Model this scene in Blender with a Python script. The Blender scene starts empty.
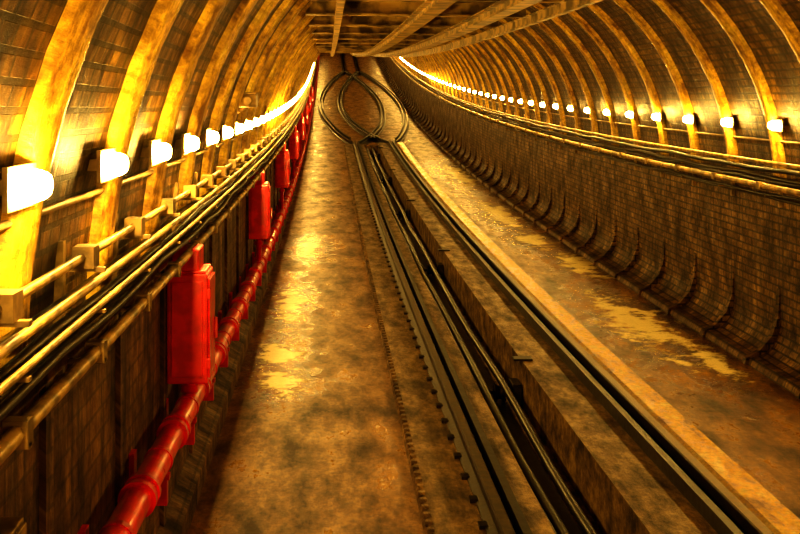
import bpy, bmesh, math, random
from mathutils import Vector
random.seed(7)
S = bpy.context.scene
Y0, Y1 = -10.0, 112.0
R = 2.6; SPR = 1.7

def Z(y):
    return 0.128*y + (0.00074*y*y if y > 0 else 0)

# ------------------------------------------------------------------ materials
def newmat(name):
    m = bpy.data.materials.new(name); m.use_nodes = True
    nt = m.node_tree
    return m, nt, nt.nodes, nt.links, nt.nodes['Principled BSDF']

def concrete(name, cols, rough=(0.45, 0.8), scale=(1, 1, 1), nscale=3.0, bump=0.3, brick=None, streak=0.0, uv=True, spec=0.5, stains=None, grit=0.6, gs=1.0):
    m, nt, N, L, B = newmat(name)
    tc = N.new('ShaderNodeTexCoord')
    src = tc.outputs['UV'] if uv else tc.outputs['Object']
    mp = N.new('ShaderNodeMapping'); mp.inputs['Scale'].default_value = scale
    L.new(src, mp.inputs['Vector'])
    n1 = N.new('ShaderNodeTexNoise'); n1.inputs['Scale'].default_value = nscale
    n1.inputs['Detail'].default_value = 10; n1.inputs['Roughness'].default_value = 0.72
    L.new(mp.outputs[0], n1.inputs['Vector'])
    cr = N.new('ShaderNodeValToRGB')
    els = cr.color_ramp.elements
    n = len(cols)
    for i, c in enumerate(cols):
        p = 0.38 + 0.24*i/(n-1)
        if i < 2:
            e = els[i]; e.position = p
        else:
            e = els.new(p)
        e.color = (*c, 1)
    L.new(n1.outputs['Fac'], cr.inputs['Fac'])
    col = cr.outputs['Color']
    hgt = n1.outputs['Fac']
    ng = N.new('ShaderNodeTexNoise'); ng.inputs['Scale'].default_value = 16*gs; ng.inputs['Detail'].default_value = 8
    ng.inputs['Roughness'].default_value = 0.8
    L.new(src, ng.inputs['Vector'])
    rg = N.new('ShaderNodeValToRGB')
    rg.color_ramp.elements[0].position = 0.40; rg.color_ramp.elements[0].color = (0.25, 0.18, 0.12, 1)
    rg.color_ramp.elements[1].position = 0.56; rg.color_ramp.elements[1].color = (1, 1, 1, 1)
    L.new(ng.outputs['Fac'], rg.inputs['Fac'])
    mx = N.new('ShaderNodeMixRGB'); mx.blend_type = 'MULTIPLY'; mx.inputs[0].default_value = grit
    L.new(col, mx.inputs[1]); L.new(rg.outputs['Color'], mx.inputs[2]); col = mx.outputs[0]
    if streak > 0:
        mp2 = N.new('ShaderNodeMapping'); mp2.inputs['Scale'].default_value = (6.0, 0.7, 1)
        L.new(src, mp2.inputs['Vector'])
        n2 = N.new('ShaderNodeTexNoise'); n2.inputs['Scale'].default_value = 1.6; n2.inputs['Detail'].default_value = 8
        n2.inputs['Roughness'].default_value = 0.75
        L.new(mp2.outputs[0], n2.inputs['Vector'])
        r2 = N.new('ShaderNodeValToRGB')
        r2.color_ramp.elements[0].position = 0.42; r2.color_ramp.elements[0].color = (0.08, 0.045, 0.03, 1)
        r2.color_ramp.elements[1].position = 0.57; r2.color_ramp.elements[1].color = (1, 1, 1, 1)
        L.new(n2.outputs['Fac'], r2.inputs['Fac'])
        mx = N.new('ShaderNodeMixRGB'); mx.blend_type = 'MULTIPLY'; mx.inputs[0].default_value = streak
        L.new(col, mx.inputs[1]); L.new(r2.outputs['Color'], mx.inputs[2]); col = mx.outputs[0]
    if brick:
        bt = N.new('ShaderNodeTexBrick'); bt.inputs['Scale'].default_value = 1.0
        bt.inputs['Brick Width'].default_value = brick[0]; bt.inputs['Row Height'].default_value = brick[1]
        bt.inputs['Mortar Size'].default_value = brick[2]
        bt.inputs['Color1'].default_value = (1, 1, 1, 1); bt.inputs['Color2'].default_value = (0.45, 0.36, 0.28, 1)
        bt.inputs['Mortar'].default_value = (0.04, 0.025, 0.012, 1)
        L.new(src, bt.inputs['Vector'])
        mx = N.new('ShaderNodeMixRGB'); mx.blend_type = 'MULTIPLY'; mx.inputs[0].default_value = brick[3]
        L.new(col, mx.inputs[1]); L.new(bt.outputs['Color'], mx.inputs[2]); col = mx.outputs[0]
    rr = N.new('ShaderNodeMapRange'); rr.inputs['From Min'].default_value = 0.35; rr.inputs['From Max'].default_value = 0.65
    rr.inputs['To Min'].default_value = rough[1]; rr.inputs['To Max'].default_value = rough[0]
    L.new(n1.outputs['Fac'], rr.inputs['Value'])
    rough_out = rr.outputs[0]
    if stains:
        nn = N.new('ShaderNodeTexNoise'); nn.inputs['Scale'].default_value = 2.6; nn.inputs['Detail'].default_value = 10
        nn.inputs['Roughness'].default_value = 0.75
        L.new(src, nn.inputs['Vector'])
        cur = None
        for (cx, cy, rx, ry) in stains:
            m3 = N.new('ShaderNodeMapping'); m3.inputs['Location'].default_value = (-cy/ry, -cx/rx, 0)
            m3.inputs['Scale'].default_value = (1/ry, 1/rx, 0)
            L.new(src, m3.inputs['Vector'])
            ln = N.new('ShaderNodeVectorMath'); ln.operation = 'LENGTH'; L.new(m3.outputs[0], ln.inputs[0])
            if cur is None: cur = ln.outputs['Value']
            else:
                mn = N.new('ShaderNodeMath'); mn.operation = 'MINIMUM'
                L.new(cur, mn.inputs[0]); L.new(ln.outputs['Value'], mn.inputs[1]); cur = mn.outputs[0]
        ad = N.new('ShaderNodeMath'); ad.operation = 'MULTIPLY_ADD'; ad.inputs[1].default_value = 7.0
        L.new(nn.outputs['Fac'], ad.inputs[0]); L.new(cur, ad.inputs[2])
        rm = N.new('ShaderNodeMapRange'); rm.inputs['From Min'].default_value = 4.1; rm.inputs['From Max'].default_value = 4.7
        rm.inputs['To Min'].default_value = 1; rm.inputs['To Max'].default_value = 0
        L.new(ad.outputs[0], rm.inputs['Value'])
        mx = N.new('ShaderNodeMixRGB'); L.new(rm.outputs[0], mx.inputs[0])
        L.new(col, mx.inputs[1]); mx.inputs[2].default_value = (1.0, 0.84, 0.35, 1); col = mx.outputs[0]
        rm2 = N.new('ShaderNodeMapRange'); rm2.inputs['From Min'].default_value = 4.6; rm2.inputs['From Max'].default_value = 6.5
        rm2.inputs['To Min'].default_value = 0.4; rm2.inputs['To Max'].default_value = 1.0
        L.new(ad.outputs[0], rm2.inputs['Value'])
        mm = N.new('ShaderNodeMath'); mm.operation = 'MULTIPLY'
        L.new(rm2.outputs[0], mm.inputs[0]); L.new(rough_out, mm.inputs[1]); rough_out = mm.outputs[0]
    L.new(col, B.inputs['Base Color'])
    L.new(rough_out, B.inputs['Roughness'])
    B.inputs['Specular IOR Level'].default_value = spec
    if bump > 0:
        add = N.new('ShaderNodeMath'); add.operation = 'ADD'; L.new(hgt, add.inputs[0])
        sc = N.new('ShaderNodeMath'); sc.operation = 'MULTIPLY'; sc.inputs[1].default_value = 0.5
        L.new(ng.outputs['Fac'], sc.inputs[0]); L.new(sc.outputs[0], add.inputs[1])
        h = add.outputs[0]
        if brick:
            sb = N.new('ShaderNodeMath'); sb.operation = 'SUBTRACT'
            L.new(h, sb.inputs[0]); L.new(bt.outputs['Fac'], sb.inputs[1]); h = sb.outputs[0]
        bp = N.new('ShaderNodeBump'); bp.inputs['Strength'].default_value = bump; bp.inputs['Distance'].default_value = 0.03
        L.new(h, bp.inputs['Height']); L.new(bp.outputs[0], B.inputs['Normal'])
    return m

def simple(name, col, rough=0.4, metal=0.0, var=0.35, nscale=14, bump=0.1, coat=0.0):
    m, nt, N, L, B = newmat(name)
    tc = N.new('ShaderNodeTexCoord')
    n1 = N.new('ShaderNodeTexNoise'); n1.inputs['Scale'].default_value = nscale; n1.inputs['Detail'].default_value = 6
    L.new(tc.outputs['Object'], n1.inputs['Vector'])
    cr = N.new('ShaderNodeValToRGB')
    cr.color_ramp.elements[0].position = 0.40; cr.color_ramp.elements[0].color = (*[c*(1-var) for c in col], 1)
    cr.color_ramp.elements[1].position = 0.58; cr.color_ramp.elements[1].color = (*col, 1)
    L.new(n1.outputs['Fac'], cr.inputs['Fac']); L.new(cr.outputs[0], B.inputs['Base Color'])
    mr = N.new('ShaderNodeMapRange'); mr.inputs['To Min'].default_value = max(0.05, rough-0.1); mr.inputs['To Max'].default_value = rough+0.15
    L.new(n1.outputs['Fac'], mr.inputs['Value']); L.new(mr.outputs[0], B.inputs['Roughness'])
    B.inputs['Metallic'].default_value = metal; B.inputs['Coat Weight'].default_value = coat
    if bump:
        bp = N.new('ShaderNodeBump'); bp.inputs['Strength'].default_value = bump; bp.inputs['Distance'].default_value = 0.01
        L.new(n1.outputs['Fac'], bp.inputs['Height']); L.new(bp.outputs[0], B.inputs['Normal'])
    return m

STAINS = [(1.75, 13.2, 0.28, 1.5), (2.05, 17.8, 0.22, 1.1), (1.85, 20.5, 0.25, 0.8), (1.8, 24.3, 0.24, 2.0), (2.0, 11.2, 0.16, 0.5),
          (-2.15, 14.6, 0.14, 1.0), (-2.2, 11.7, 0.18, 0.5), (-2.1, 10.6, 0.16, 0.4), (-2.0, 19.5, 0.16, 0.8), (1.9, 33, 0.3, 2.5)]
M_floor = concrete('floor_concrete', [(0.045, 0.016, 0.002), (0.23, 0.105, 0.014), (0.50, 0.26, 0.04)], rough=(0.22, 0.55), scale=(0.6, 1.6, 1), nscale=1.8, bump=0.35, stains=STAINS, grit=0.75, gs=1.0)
M_slab = concrete('track_slab_concrete', [(0.04, 0.021, 0.006), (0.19, 0.11, 0.027), (0.40, 0.25, 0.07)], rough=(0.3, 0.6), scale=(0.7, 2, 1), nscale=3, bump=0.35, grit=0.75)
M_trench = concrete('trench_concrete', [(0.03, 0.015, 0.005), (0.19, 0.11, 0.03), (0.42, 0.27, 0.08)], rough=(0.5, 0.8), nscale=3.5, bump=0.3, grit=0.7)
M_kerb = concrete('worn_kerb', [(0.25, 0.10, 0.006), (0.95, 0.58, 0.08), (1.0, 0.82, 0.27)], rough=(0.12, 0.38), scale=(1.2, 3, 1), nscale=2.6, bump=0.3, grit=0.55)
M_wall = concrete('wall_concrete', [(0.07, 0.03, 0.008), (0.27, 0.13, 0.03), (0.5, 0.28, 0.07)], rough=(0.4, 0.75), scale=(1.2, 0.8, 1), nscale=2.5, bump=0.5, streak=0.8, brick=(0.22, 0.09, 0.008, 0.55))
M_wallr = concrete('wall_blockwork', [(0.06, 0.028, 0.005), (0.36, 0.195, 0.033), (0.68, 0.42, 0.08)], rough=(0.35, 0.65), scale=(1.2, 1, 1), nscale=2.5, bump=0.6, streak=0.7, brick=(0.17, 0.075, 0.010, 0.95), grit=0.7)
M_lining = concrete('lining_segments', [(0.04, 0.016, 0.003), (0.22, 0.11, 0.014), (0.55, 0.33, 0.045)], rough=(0.3, 0.6), scale=(1.3, 0.7, 1), nscale=3.5, bump=0.8, streak=0.75, brick=(0.14, 0.075, 0.011, 0.9), grit=0.7)
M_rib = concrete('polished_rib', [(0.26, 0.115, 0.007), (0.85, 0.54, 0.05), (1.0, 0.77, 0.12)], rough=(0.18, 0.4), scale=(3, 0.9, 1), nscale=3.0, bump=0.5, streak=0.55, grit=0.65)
M_beam = simple('painted_steel_beam', (0.65, 0.46, 0.14), 0.35, 0.2, 0.75, 5)
M_beamdk = simple('dark_roof_panel', (0.10, 0.055, 0.012), 0.6, 0.0, 0.7, 5)
M_red = simple('red_paint', (0.95, 0.014, 0.010), 0.3, 0.0, 0.25, 9, 0.08, 0.3)
M_redd = simple('red_paint_dark', (0.85, 0.010, 0.007), 0.35, 0.0, 0.3, 9, 0.08)
M_rail = simple('rail_steel', (0.04, 0.024, 0.012), 0.4, 0.5, 0.6, 20, 0.2)
M_railtop = simple('rail_head_polished', (0.14, 0.085, 0.035), 0.35, 0.8, 0.5, 20)
M_dark = simple('black_rubber', (0.012, 0.008, 0.005), 0.35, 0.0, 0.4, 20)
M_conduit = simple('galvanised_conduit', (0.72, 0.49, 0.15), 0.35, 0.2, 0.7, 7)
M_brk = simple('bracket_steel', (0.5, 0.34, 0.12), 0.4, 0.2, 0.6, 12)
M_lamph = simple('lamp_housing', (0.5, 0.36, 0.16), 0.5, 0.1)
m, nt, N, L, B = newmat('lamp_glow')
B.inputs['Base Color'].default_value = (1, 0.9, 0.7, 1)
B.inputs['Emission Color'].default_value = (1, 0.62, 0.14, 1); B.inputs['Emission Strength'].default_value = 165
M_glow = m

# ------------------------------------------------------------------ helpers
def finish(bm, name, mats, parent=None, smooth=False, bevel=0):
    me = bpy.data.meshes.new(name)
    bm.normal_update(); bm.to_mesh(me); bm.free()
    for mt in mats: me.materials.append(mt)
    if smooth:
        for p in me.polygons: p.use_smooth = True
    ob = bpy.data.objects.new(name, me); S.collection.objects.link(ob)
    if parent: ob.parent = parent
    if bevel:
        md = ob.modifiers.new('bevel', 'BEVEL'); md.width = bevel; md.segments = 2; md.limit_method = 'ANGLE'
    return ob

def empty(name):
    e = bpy.data.objects.new(name, None); S.collection.objects.link(e); e.empty_display_size = 0.2
    return e

def ys(a, b, st):
    n = max(1, int(round((b-a)/st)))
    return [a+(b-a)*i/n for i in range(n+1)]

def sweep(bm, prof, yy, mat=0, closed=False, xoff=None, flip=False):
    uvl = bm.loops.layers.uv.verify()
    d = [0]
    P = list(prof)
    if closed: P.append(P[0])
    for i in range(1, len(P)):
        d.append(d[-1]+math.hypot(P[i][0]-P[i-1][0], P[i][1]-P[i-1][1]))
    rows = []
    for y in yy:
        xo = xoff(y) if xoff else 0
        row = [bm.verts.new((x+xo, y, z+Z(y))) for x, z in (P[:-1] if closed else P)]
        if closed: row.append(row[0])
        rows.append(row)
    for j in range(len(yy)-1):
        for i in range(len(P)-1):
            vs = [rows[j][i], rows[j][i+1], rows[j+1][i+1], rows[j+1][i]]
            uv = [(yy[j], d[i]), (yy[j], d[i+1]), (yy[j+1], d[i+1]), (yy[j+1], d[i])]
            if flip: vs.reverse(); uv.reverse()
            try: f = bm.faces.new(vs)
            except ValueError: continue
            f.material_index = mat
            for l, u in zip(f.loops, uv): l[uvl].uv = u

def box(bm, x0, x1, y0, y1, z0, z1, mat=0, follow=True):
    uvl = bm.loops.layers.uv.verify()
    v = []
    for y in (y0, y1):
        zz = Z(y) if follow else 0
        for x, z in ((x0, z0), (x1, z0), (x1, z1), (x0, z1)):
            v.append(bm.verts.new((x, y, z+zz)))
    for q in ((0, 1, 2, 3), (7, 6, 5, 4), (0, 4, 5, 1), (1, 5, 6, 2), (2, 6, 7, 3), (3, 7, 4, 0)):
        f = bm.faces.new([v[i] for i in q]); f.material_index = mat
        for l in f.loops: l[uvl].uv = (l.vert.co.y, l.vert.co.z+l.vert.co.x)

def tube(bm, pts, r, n=8, mat=0, follow=True, caps=True):
    rings = []
    P = [Vector((p[0], p[1], p[2]+(Z(p[1]) if follow else 0))) for p in pts]
    for i, p in enumerate(P):
        t = (P[min(i+1, len(P)-1)]-P[max(i-1, 0)]).normalized()
        ref = Vector((0, 0, 1)) if abs(t.z) < 0.9 else Vector((1, 0, 0))
        a = t.cross(ref).normalized(); b = a.cross(t)
        rr = r[i] if isinstance(r, (list, tuple)) else r
        rings.append([bm.verts.new(p+a*rr*math.cos(2*math.pi*k/n)+b*rr*math.sin(2*math.pi*k/n)) for k in range(n)])
    for j in range(len(rings)-1):
        for k in range(n):
            f = bm.faces.new((rings[j][k], rings[j][(k+1) % n], rings[j+1][(k+1) % n], rings[j+1][k])); f.material_index = mat; f.smooth = True
    if caps:
        for rg in (rings[0], rings[-1]):
            f = bm.faces.new(rg); f.material_index = mat

YY = ys(Y0, Y1, 1.0)
GL, GR = -0.74, 0.60
KX = 0.74
# ------------------------------------------------------------------ floor
bm = bmesh.new()
TL, TR, TD = -0.42, 0.08, -0.32
LS = -1.12
E1 = 43.0
sweep(bm, [(-2.75, 0), (LS-0.03, 0), (LS-0.03, 0)], YY, 0, flip=True)
sweep(bm, [(KX+0.26, 0), (2.75, 0)], YY, 0, flip=True)
yn = ys(Y0, E1, 1.0); yf = ys(E1, Y1, 1.0)
sweep(bm, [(LS-0.03, 0), (LS-0.03, 0.0), (LS, 0.045), (TL, 0.045)], yn, 1, flip=True)
sweep(bm, [(TL, 0.045), (TL, TD), (TR, TD), (TR, 0.10)], yn, 2, flip=True)
sweep(bm, [(TR, 0.10), (0.5, 0.10), (KX, 0.08)], yn, 1, flip=True)
sweep(bm, [(LS-0.03, 0), (KX+0.26, 0)], yf, 0, flip=True)
uvl = bm.loops.layers.uv.verify()
for f in bm.faces:
    if f.material_index == 0:
        for l in f.loops: l[uvl].uv = (l.vert.co.y, l.vert.co.x)
box(bm, TL, TR, E1, E1+0.05, TD, 0, 2)
floor = finish(bm, 'floor', [M_floor, M_slab, M_trench])

bm = bmesh.new()
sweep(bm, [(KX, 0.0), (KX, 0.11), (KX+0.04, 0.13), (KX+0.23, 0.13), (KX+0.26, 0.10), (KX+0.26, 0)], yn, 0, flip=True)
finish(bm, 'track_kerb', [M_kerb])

# ------------------------------------------------------------------ walls
bm = bmesh.new()
sweep(bm, [(-R, -0.1), (-R, SPR)], YY, 0)
for y in ys(Y0+0.4, Y1-0.5, 1.35):
    box(bm, -R-0.02, -R+0.022, y-0.05, y+0.05, 0, SPR, 0)
sweep(bm, [(-R, 0.0), (-R+0.10, 0.0), (-R+0.10, 0.14), (-R, 0.2)], YY, 0)
sweep(bm, [(-R, SPR-0.1), (-R+0.05, SPR-0.1), (-R+0.05, SPR), (-R, SPR)], YY, 0)
finish(bm, 'wall_left', [M_wall])

bm = bmesh.new()
cove = [(R-0.32, 0), (R-0.30, 0.05)]
for i in range(0, 7):
    a = math.radians(90*i/6)
    cove.append((R-0.27+0.27*math.sin(a), 0.07+0.33*(1-math.cos(a))))
cove += [(R, SPR)]
sweep(bm, cove, YY, 0, flip=True)
for y in ys(Y0+0.4, Y1-0.5, 1.3):
    w = 0.04
    pr = [(R-0.345, 0), (R-0.33, 0.06), (R-0.20, 0.13), (R-0.08, 0.27), (R-0.022, 0.45), (R-0.006, 0.7), (R+0.02, 0.75), (R+0.02, 0)]
    A = [bm.verts.new((x, y-w, z+Z(y-w))) for x, z in pr]
    Bv = [bm.verts.new((x, y+w, z+Z(y+w))) for x, z in pr]
    bm.faces.new(A); bm.faces.new(Bv[::-1])
    uvl = bm.loops.layers.uv.verify()
    for i in range(len(pr)-1): bm.faces.new((A[i+1], A[i], Bv[i], Bv[i+1]))
    bm.faces.ensure_lookup_table()
    for f in bm.faces[-(len(pr)+1):]:
        for l in f.loops: l[uvl].uv = (l.vert.co.y+l.vert.co.x, l.vert.co.z)
finish(bm, 'wall_right', [M_wallr])

# ------------------------------------------------------------------ arch ceiling
def arc(r, a0, a1, n):
    return [(r*math.cos(math.radians(a0+(a1-a0)*i/n)), SPR+r*math.sin(math.radians(a0+(a1-a0)*i/n))) for i in range(n+1)]
bm = bmesh.new()
sweep(bm, arc(R, 0, 180, 36), YY, 0)
ob = finish(bm, 'ceiling', [M_lining], smooth=True)

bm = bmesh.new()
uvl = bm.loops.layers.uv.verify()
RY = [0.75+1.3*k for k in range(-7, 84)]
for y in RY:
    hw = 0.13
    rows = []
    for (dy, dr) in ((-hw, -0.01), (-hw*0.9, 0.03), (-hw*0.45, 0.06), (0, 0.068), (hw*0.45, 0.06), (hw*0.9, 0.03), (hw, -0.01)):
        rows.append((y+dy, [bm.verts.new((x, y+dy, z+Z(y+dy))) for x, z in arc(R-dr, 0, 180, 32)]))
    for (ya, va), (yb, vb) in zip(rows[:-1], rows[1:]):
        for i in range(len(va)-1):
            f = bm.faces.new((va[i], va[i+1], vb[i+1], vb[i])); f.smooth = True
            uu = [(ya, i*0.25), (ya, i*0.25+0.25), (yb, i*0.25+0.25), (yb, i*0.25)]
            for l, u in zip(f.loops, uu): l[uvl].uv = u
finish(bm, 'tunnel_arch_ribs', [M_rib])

# roof beams
bm = bmesh.new()
BL, BR = -1.93, 0.35
ZB = 3.25
def ibeam_x(y, z):
    h, w, t = 0.16, 0.08, 0.018
    box(bm, BL, BR, y-w, y+w, z, z+t, 0); box(bm, BL, BR, y-w, y+w, z+h-t, z+h, 0); box(bm, BL, BR, y-t/2, y+t/2, z+t, z+h-t, 0)
for y in ys(-8, Y1-2, 2.025): ibeam_x(y, ZB+0.10)
for xc, w in ((-0.79, 0.07), (-0.16, 0.07), (0.33, 0.025), (-1.6, 0.03)):
    zb = ZB
    sweep(bm, [(xc-w, zb), (xc+w, zb), (xc+w, zb+0.02), (xc+0.01, zb+0.02), (xc+0.01, zb+0.09), (xc+w, zb+0.09), (xc+w, zb+0.105), (xc-w, zb+0.105), (xc-w, zb+0.09), (xc-0.01, zb+0.09), (xc-0.01, zb+0.02), (xc-w, zb+0.02)], YY, 0, closed=True)
sweep(bm, [(BL+0.05, ZB+0.261), (BR, ZB+0.261), (BR, ZB+0.28), (BL+0.05, ZB+0.28)], YY, 1, closed=True)
for y in ys(-8, Y1-2, 4.05):
    for xc in (-0.79, -0.16, 0.33): tube(bm, [(xc, y, ZB+0.27), (xc, y, SPR+math.sqrt(R*R-xc*xc)-0.07)], 0.02, 6)
finish(bm, 'ceiling_beam_grid', [M_beam, M_beamdk])

bm = bmesh.new()
box(bm, -2.7, 2.7, Y1, Y1+0.3, -0.3, 4.4, 0)
finish(bm, 'wall_far', [M_wall])

# ------------------------------------------------------------------ track
track = empty('railway_track')
RP = [(-0.065, 0), (0.065, 0), (0.065, 0.012), (0.012, 0.03), (0.012, 0.10), (0.036, 0.112), (0.036, 0.14), (0.028, 0.148), (-0.028, 0.148), (-0.036, 0.14), (-0.036, 0.112), (-0.012, 0.10), (-0.012, 0.03), (-0.065, 0.012)]
def rail(name, xf, yy, z0):
    bm = bmesh.new()
    sweep(bm, [(x, z+z0) for x, z in RP], yy, 0, closed=True, xoff=xf, flip=True)
    bm.normal_update()
    for f in bm.faces:
        c = f.calc_center_median()
        if f.normal.z > 0.9 and c.z-Z(c.y)-z0 > 0.14: f.material_index = 1
    finish(bm, name, [M_rail, M_railtop], track)
rail('rail_left', lambda y: GL, ys(Y0, E1, 1.0), 0.045)
rail('rail_right', lambda y: GR, ys(Y0, E1, 1.0), 0.085)
bm = bmesh.new()
for xx, zz in ((GL+0.12, 0.045), (GR-0.12, 0.095)):
    sweep(bm, [(xx-0.025, zz), (xx+0.025, zz), (xx+0.025, zz+0.10), (xx-0.025, zz+0.10)], ys(Y0, E1, 1.0), 0, closed=True, flip=True)
finish(bm, 'guard_rails', [M_dark], track)
bm = bmesh.new()
for y in ys(-4, E1-0.5, 0.45):
    for gx, gz in ((GL, 0.045), (GR, 0.09)):
        for s in (-1, 1):
            box(bm, gx+s*0.075-0.025, gx+s*0.075+0.025, y-0.04, y+0.04, gz, gz+0.022, 0)
finish(bm, 'rail_fasteners', [M_rail], track)
bm = bmesh.new()
for y in ys(-4, E1-0.5, 0.13):
    box(bm, LS-0.02, LS+0.02, y-0.02, y+0.02, 0.03, 0.062, 0)
finish(bm, 'slab_edge_cleats', [M_slab], track)
# passing loop
LA, LB = E1-0.5, 86.0
def sp(y):
    t = (y-LA)/(LB-LA)
    if t <= 0 or t >= 1: return 0.0
    return 1.58*math.sin(math.pi*t)**0.75
def gau(y, g):
    t = min(1, max(0, (y-E1)/8.0))
    return (1-t)*(GL if g < 0 else GR)+t*g
for s, nm in ((-1, 'left'), (1, 'right')):
    for g, gn in ((-0.60, 'outer' if s < 0 else 'inner'), (0.60, 'inner' if s < 0 else 'outer')):
        rail('loop_rail_%s_%s' % (nm, gn), (lambda y, s=s, g=g: gau(y, g)+s*sp(y)), ys(E1, Y1-0.5, 0.5), 0.02)
        rail('loop_guard_%s_%s' % (nm, gn), (lambda y, s=s, g=g: gau(y, g)*0.72+s*sp(y)), ys(E1+1.5, Y1-0.5, 0.5), 0.02)
bm = bmesh.new()
for s in (-1, 1):
    for g in (-0.60, 0.60):
        sweep(bm, [(-0.16, 0.002), (-0.16, 0.02), (0.16, 0.02), (0.16, 0.002)], ys(E1, Y1-0.5, 0.5), 0, xoff=(lambda y, s=s, g=g: gau(y, g)*0.86+s*sp(y)), flip=True)
finish(bm, 'loop_track_bed', [M_dark], track)

# haul cables + sheaves
cab = empty('haulage_cable')
bm = bmesh.new()
for x, r in ((-0.30, 0.035), (-0.12, 0.035), (-0.36, 0.02)):
    pts = [(x+0.012*math.sin(y*0.8+x*9), y, -0.10+0.01*math.sin(y*1.3)) for y in ys(Y0, E1, 0.8)]
    tube(bm, pts, r, 8)
finish(bm, 'cable_strands', [M_dark], cab)
bm = bmesh.new()
for x in (-0.30, -0.12):
    sweep(bm, [(x-0.05, TD), (x-0.05, TD+0.03), (x+0.05, TD+0.03), (x+0.05, TD)], ys(Y0, E1, 1.0), 0, flip=True)
finish(bm, 'cable_guide_channel', [M_dark], cab)
k = 0
for y in ys(3.5, 41, 7.5):
    e = empty('cable_sheave')
    bm = bmesh.new()
    for x in (-0.30, -0.12):
        tube(bm, [(x-0.05, y, -0.20), (x-0.03, y, -0.20), (x-0.025, y, -0.20), (x+0.025, y, -0.20), (x+0.03, y, -0.20), (x+0.05, y, -0.20)], [0.09, 0.09, 0.063, 0.063, 0.09, 0.09], 16)
    tube(bm, [(TL, y, -0.20), (TR, y, -0.20)], 0.015, 8)
    finish(bm, 'wheel_%d' % k, [M_rail], e)
    bm = bmesh.new()
    box(bm, -0.02, 0.07, y-0.14, y+0.14, TD, -0.10, 0)
    box(bm, 0.0, 0.18, y-0.07, y+0.07, 0.10, 0.12, 0)
    finish(bm, 'bracket_%d' % k, [M_rail], e, bevel=0.01)
    k += 1

# ------------------------------------------------------------------ wall lamps
bm = bmesh.new()
def lamp(s, y):
    z0 = 2.235 if s < 0 else 2.28; xw = s*2.53
    A, H, D = (0.14 if s < 0 else 0.125), 0.044, 0.06
    hx = xw-s*0.05
    # back tray, slim, on a stand-off
    box(bm, min(hx+s*0.014, hx), max(hx+s*0.014, hx), y-A-0.012, y+A+0.012, z0-H-0.012, z0+H+0.012, 0)
    box(bm, min(xw+s*0.04, hx+s*0.01), max(xw+s*0.04, hx+s*0.01), y-0.05, y+0.05, z0-0.02, z0+0.02, 0)
    nu, nv = 10, 6
    rings = []
    for j in range(nv+1):
        ph = math.pi/2*j/nv
        c = math.cos(ph)**0.5 if j < nv else 0.0; sx = math.sin(ph)
        ring = []
        if j == nv:
            rings.append([bm.verts.new((hx-s*D, y, z0+Z(y)))]); break
        for i in range(nu*2):
            th = math.pi*i/nu
            cy = math.copysign(abs(math.cos(th))**0.6, math.cos(th)); cz = math.copysign(abs(math.sin(th))**0.75, math.sin(th))
            yy = y+A*c*cy
            ring.append(bm.verts.new((hx-s*D*sx, yy, z0+H*c*cz+Z(yy))))
        rings.append(ring)
    n = nu*2
    for j in range(len(rings)-1):
        for i in range(n):
            if len(rings[j+1]) == 1: f = bm.faces.new((rings[j][i], rings[j][(i+1) % n], rings[j+1][0]))
            else: f = bm.faces.new((rings[j][i], rings[j][(i+1) % n], rings[j+1][(i+1) % n], rings[j+1][i]))
            f.material_index = 1; f.smooth = True
for kk in range(-6, 84): lamp(-1, 3.13+1.2*(kk-2))
for kk in range(-6, 76): lamp(1, 0.17+1.35*kk)
for s in (-1, 1):
    pts = [(s*2.545, y, 2.13) for y in ys(Y0+1, Y1-2, 1.0)]
    tube(bm, pts, 0.012, 6)
bmesh.ops.recalc_face_normals(bm, faces=bm.faces[:])
finish(bm, 'tunnel_lamps', [M_lamph, M_glow])

# ------------------------------------------------------------------ cable trays
def cables(par, s, specs):
    bm = bmesh.new()
    for (x, z, r, mat, sag) in specs:
        if sag == 0: pts = [(s*x, y, z) for y in ys(Y0+0.5, Y1-2, 1.0)]
        else:
            ph = random.random()*6
            pts = [(s*(x+0.008*math.sin(y*0.9+ph)), y, z-sag*0.6*abs(math.sin(math.pi*y*0.5+ph))+0.006*math.sin(1.7*y+ph)) for y in ys(Y0+0.5, Y1-40, 0.25)]
        tube(bm, pts, r, 7, mat)
    finish(bm, 'cables', [M_conduit, M_dark], par)
tl = empty('cable_tray'); tr = empty('cable_tray')
cables(tl, -1, [(2.50, 1.95, 0.015, 0, 0), (2.46, 1.64, 0.024, 0, 0), (2.52, 1.84, 0.022, 1, .02), (2.49, 1.80, 0.016, 1, .02), (2.46, 1.74, 0.016, 1, .03),
                (2.51, 1.71, 0.022, 1, .02), (2.54, 1.56, 0.014, 1, .03), (2.47, 1.86, 0.014, 0, 0), (2.45, 1.79, 0.011, 0, 0)])
cables(tr, 1, [(2.44, 1.93, 0.020, 0, 0), (2.40, 1.71, 0.030, 0, 0), (2.50, 1.86, 0.024, 1, .02), (2.46, 1.80, 0.022, 1, .02), (2.50, 1.76, 0.024, 1, .03), (2.52, 1.60, 0.018, 1, .02), (2.44, 1.64, 0.016, 1, .03)])
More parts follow.
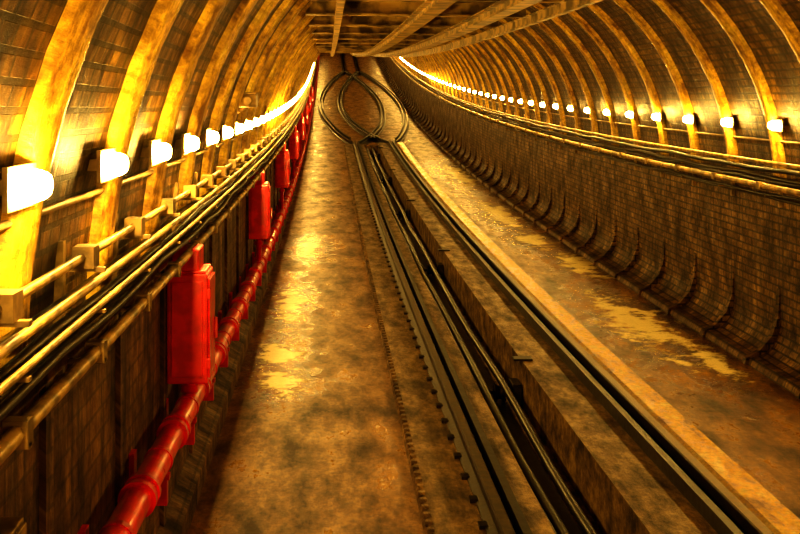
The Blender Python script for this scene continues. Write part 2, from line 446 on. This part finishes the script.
for par, s, st in ((tl, -1, 1.0), (tr, 1, 1.35)):
    bm = bmesh.new()
    def bx(xa, xb, *a): box(bm, min(s*xa, s*xb), max(s*xa, s*xb), *a)
    for y in ys(-5, Y1-4, st):
        bx(2.565, 2.598, y-0.02, y+0.02, 1.50, 2.0, 0)
        bx(2.43, 2.58, y-0.015, y+0.015, 1.60, 1.615, 0)
        bx(2.43, 2.58, y-0.015, y+0.015, 1.765, 1.775, 0)
        bx(2.43, 2.58, y-0.015, y+0.015, 1.90, 1.915, 0)
        if s < 0:
            bx(2.46, 2.53, y-0.05, y+0.05, 1.915, 1.985, 0)
            bx(2.43, 2.49, y-0.03, y+0.03, 1.605, 1.672, 0)
        else: bx(2.36, 2.46, y-0.04, y+0.04, 1.675, 1.745, 0)
    finish(bm, 'brackets', [M_brk], par)

# ------------------------------------------------------------------ fire main
def ph(y): return 0.30+0.75*math.exp(-max(y, 0)/16)
fm = empty('fire_main_pipe'); PX = -2.47
bm = bmesh.new()
tube(bm, [(PX, y, ph(y)) for y in ys(-6, Y1-3, 0.5)], 0.06, 20)
finish(bm, 'pipe_run', [M_red], fm)
bm = bmesh.new()
for y in ys(-4.9, Y1-5, 1.1):
    for dy in (-0.055, 0.055):
        tube(bm, [(PX, y+dy-0.022, ph(y+dy-0.022)), (PX, y+dy+0.022, ph(y+dy+0.022))], 0.078, 20)
    tube(bm, [(PX, y-0.04, ph(y-0.04)), (PX, y+0.04, ph(y+0.04))], 0.068, 20)
finish(bm, 'couplings', [M_red], fm)
bm = bmesh.new()
for y in ys(-4.4, Y1-5, 1.1):
    z = ph(y)
    box(bm, -R+0.001, PX+0.05, y-0.025, y+0.025, z-0.085, z-0.06, 0)
    box(bm, PX-0.02, PX+0.04, y-0.025, y+0.025, max(0.0, z-0.20), z-0.08, 0)
    box(bm, -R+0.001, -R+0.025, y-0.04, y+0.04, z-0.18, z+0.04, 0)
    tube(bm, [(PX, y-0.02, z), (PX, y+0.02, z)], 0.066, 16)
finish(bm, 'pipe_brackets', [M_redd], fm)

# ------------------------------------------------------------------ hose cabinets
def cabinet(y):
    e = empty('fire_hose_cabinet')
    bm = bmesh.new()
    x0, x1 = -2.575, -2.355
    zb = 0.93; zt = 1.53
    box(bm, x0, x1, y-0.17, y+0.17, zb, zt, 0)
    finish(bm, 'body', [M_red], e, bevel=0.012)
    bm = bmesh.new()
    box(bm, x0+0.02, x1-0.05, y-0.13, y+0.13, zt, zt+0.13, 0)
    box(bm, x0+0.01, x1-0.01, y-0.16, y+0.16, zt-0.005, zt+0.015, 0)
    finish(bm, 'hood', [M_redd], e, bevel=0.012)
    bm = bmesh.new()
    box(bm, x1, x1+0.012, y-0.15, y+0.15, zb+0.03, zt-0.03, 0)
    box(bm, x1+0.01, x1+0.03, y+0.10, y+0.12, zb+0.2, zb+0.32, 0)
    box(bm, x0+0.025, x1-0.025, y-0.182, y-0.168, zb+0.04, zt-0.04, 0)
    box(bm, x1-0.012, x1+0.016, y-0.165, y-0.145, zb+0.08, zb+0.14, 0)
    box(bm, x1-0.012, x1+0.016, y-0.165, y-0.145, zt-0.14, zt-0.08, 0)
    finish(bm, 'door', [M_red], e, bevel=0.006)
    bm = bmesh.new()
    tube(bm, [(PX, y, ph(y)), (PX, y, zb+0.01)], 0.03, 12)
    tube(bm, [(PX, y, zb-0.08), (PX, y, zb-0.04)], 0.05, 12)
    finish(bm, 'riser', [M_redd], e)
    bm = bmesh.new()
    box(bm, -2.599, x0, y-0.1, y+0.1, zb+0.05, zb+0.12, 0); box(bm, -2.599, x0, y-0.1, y+0.1, zt-0.12, zt-0.05, 0)
    finish(bm, 'wall_mount', [M_dark], e)
for i in range(8): cabinet(6.75+6.7*i)

# ------------------------------------------------------------------ security camera on left arch
e = empty('security_camera')
yc = 10.2
bm = bmesh.new()
tube(bm, [(-2.52, yc, 2.36), (-2.40, yc, 2.42)], 0.02, 8)
box(bm, -2.53, -2.50, yc-0.06, yc+0.06, 2.30, 2.42, 0)
finish(bm, 'arm', [M_brk], e)
bm = bmesh.new()
box(bm, -2.44, -2.30, yc-0.16, yc+0.14, 2.42, 2.53, 0); box(bm, -2.455, -2.285, yc-0.2, yc+0.15, 2.53, 2.545, 0)
tube(bm, [(-2.37, yc-0.16, 2.475), (-2.37, yc-0.185, 2.475)], 0.04, 14)
finish(bm, 'body', [M_brk], e, bevel=0.01)
bm = bmesh.new()
box(bm, -2.599, -2.5, 3.0, 3.22, 1.22, 1.36, 0); box(bm, -2.5, -2.49, 3.01, 3.21, 1.23, 1.35, 0)
tube(bm, [(-2.55, 3.1, 1.36), (-2.55, 3.1, 1.53)], 0.012, 8)
finish(bm, 'junction_box', [M_brk], bevel=0.008)

# ------------------------------------------------------------------ world, camera
w = bpy.data.worlds.new('World'); S.world = w; w.use_nodes = True
bg = w.node_tree.nodes['Background']; bg.inputs[0].default_value = (1, 0.52, 0.14, 1); bg.inputs[1].default_value = 1.4
cd = bpy.data.cameras.new('Camera'); cd.sensor_width = 36; cd.lens = 54; cd.clip_start = 0.05; cd.clip_end = 500
co = bpy.data.objects.new('Camera', cd); S.collection.objects.link(co)
co.location = (-1.7, 0, 2.43); co.rotation_euler = (math.radians(90.12), 0, math.radians(-3.43))
S.camera = co
S.view_settings.view_transform = 'Standard'
try: S.view_settings.look = 'High Contrast'
except Exception: pass
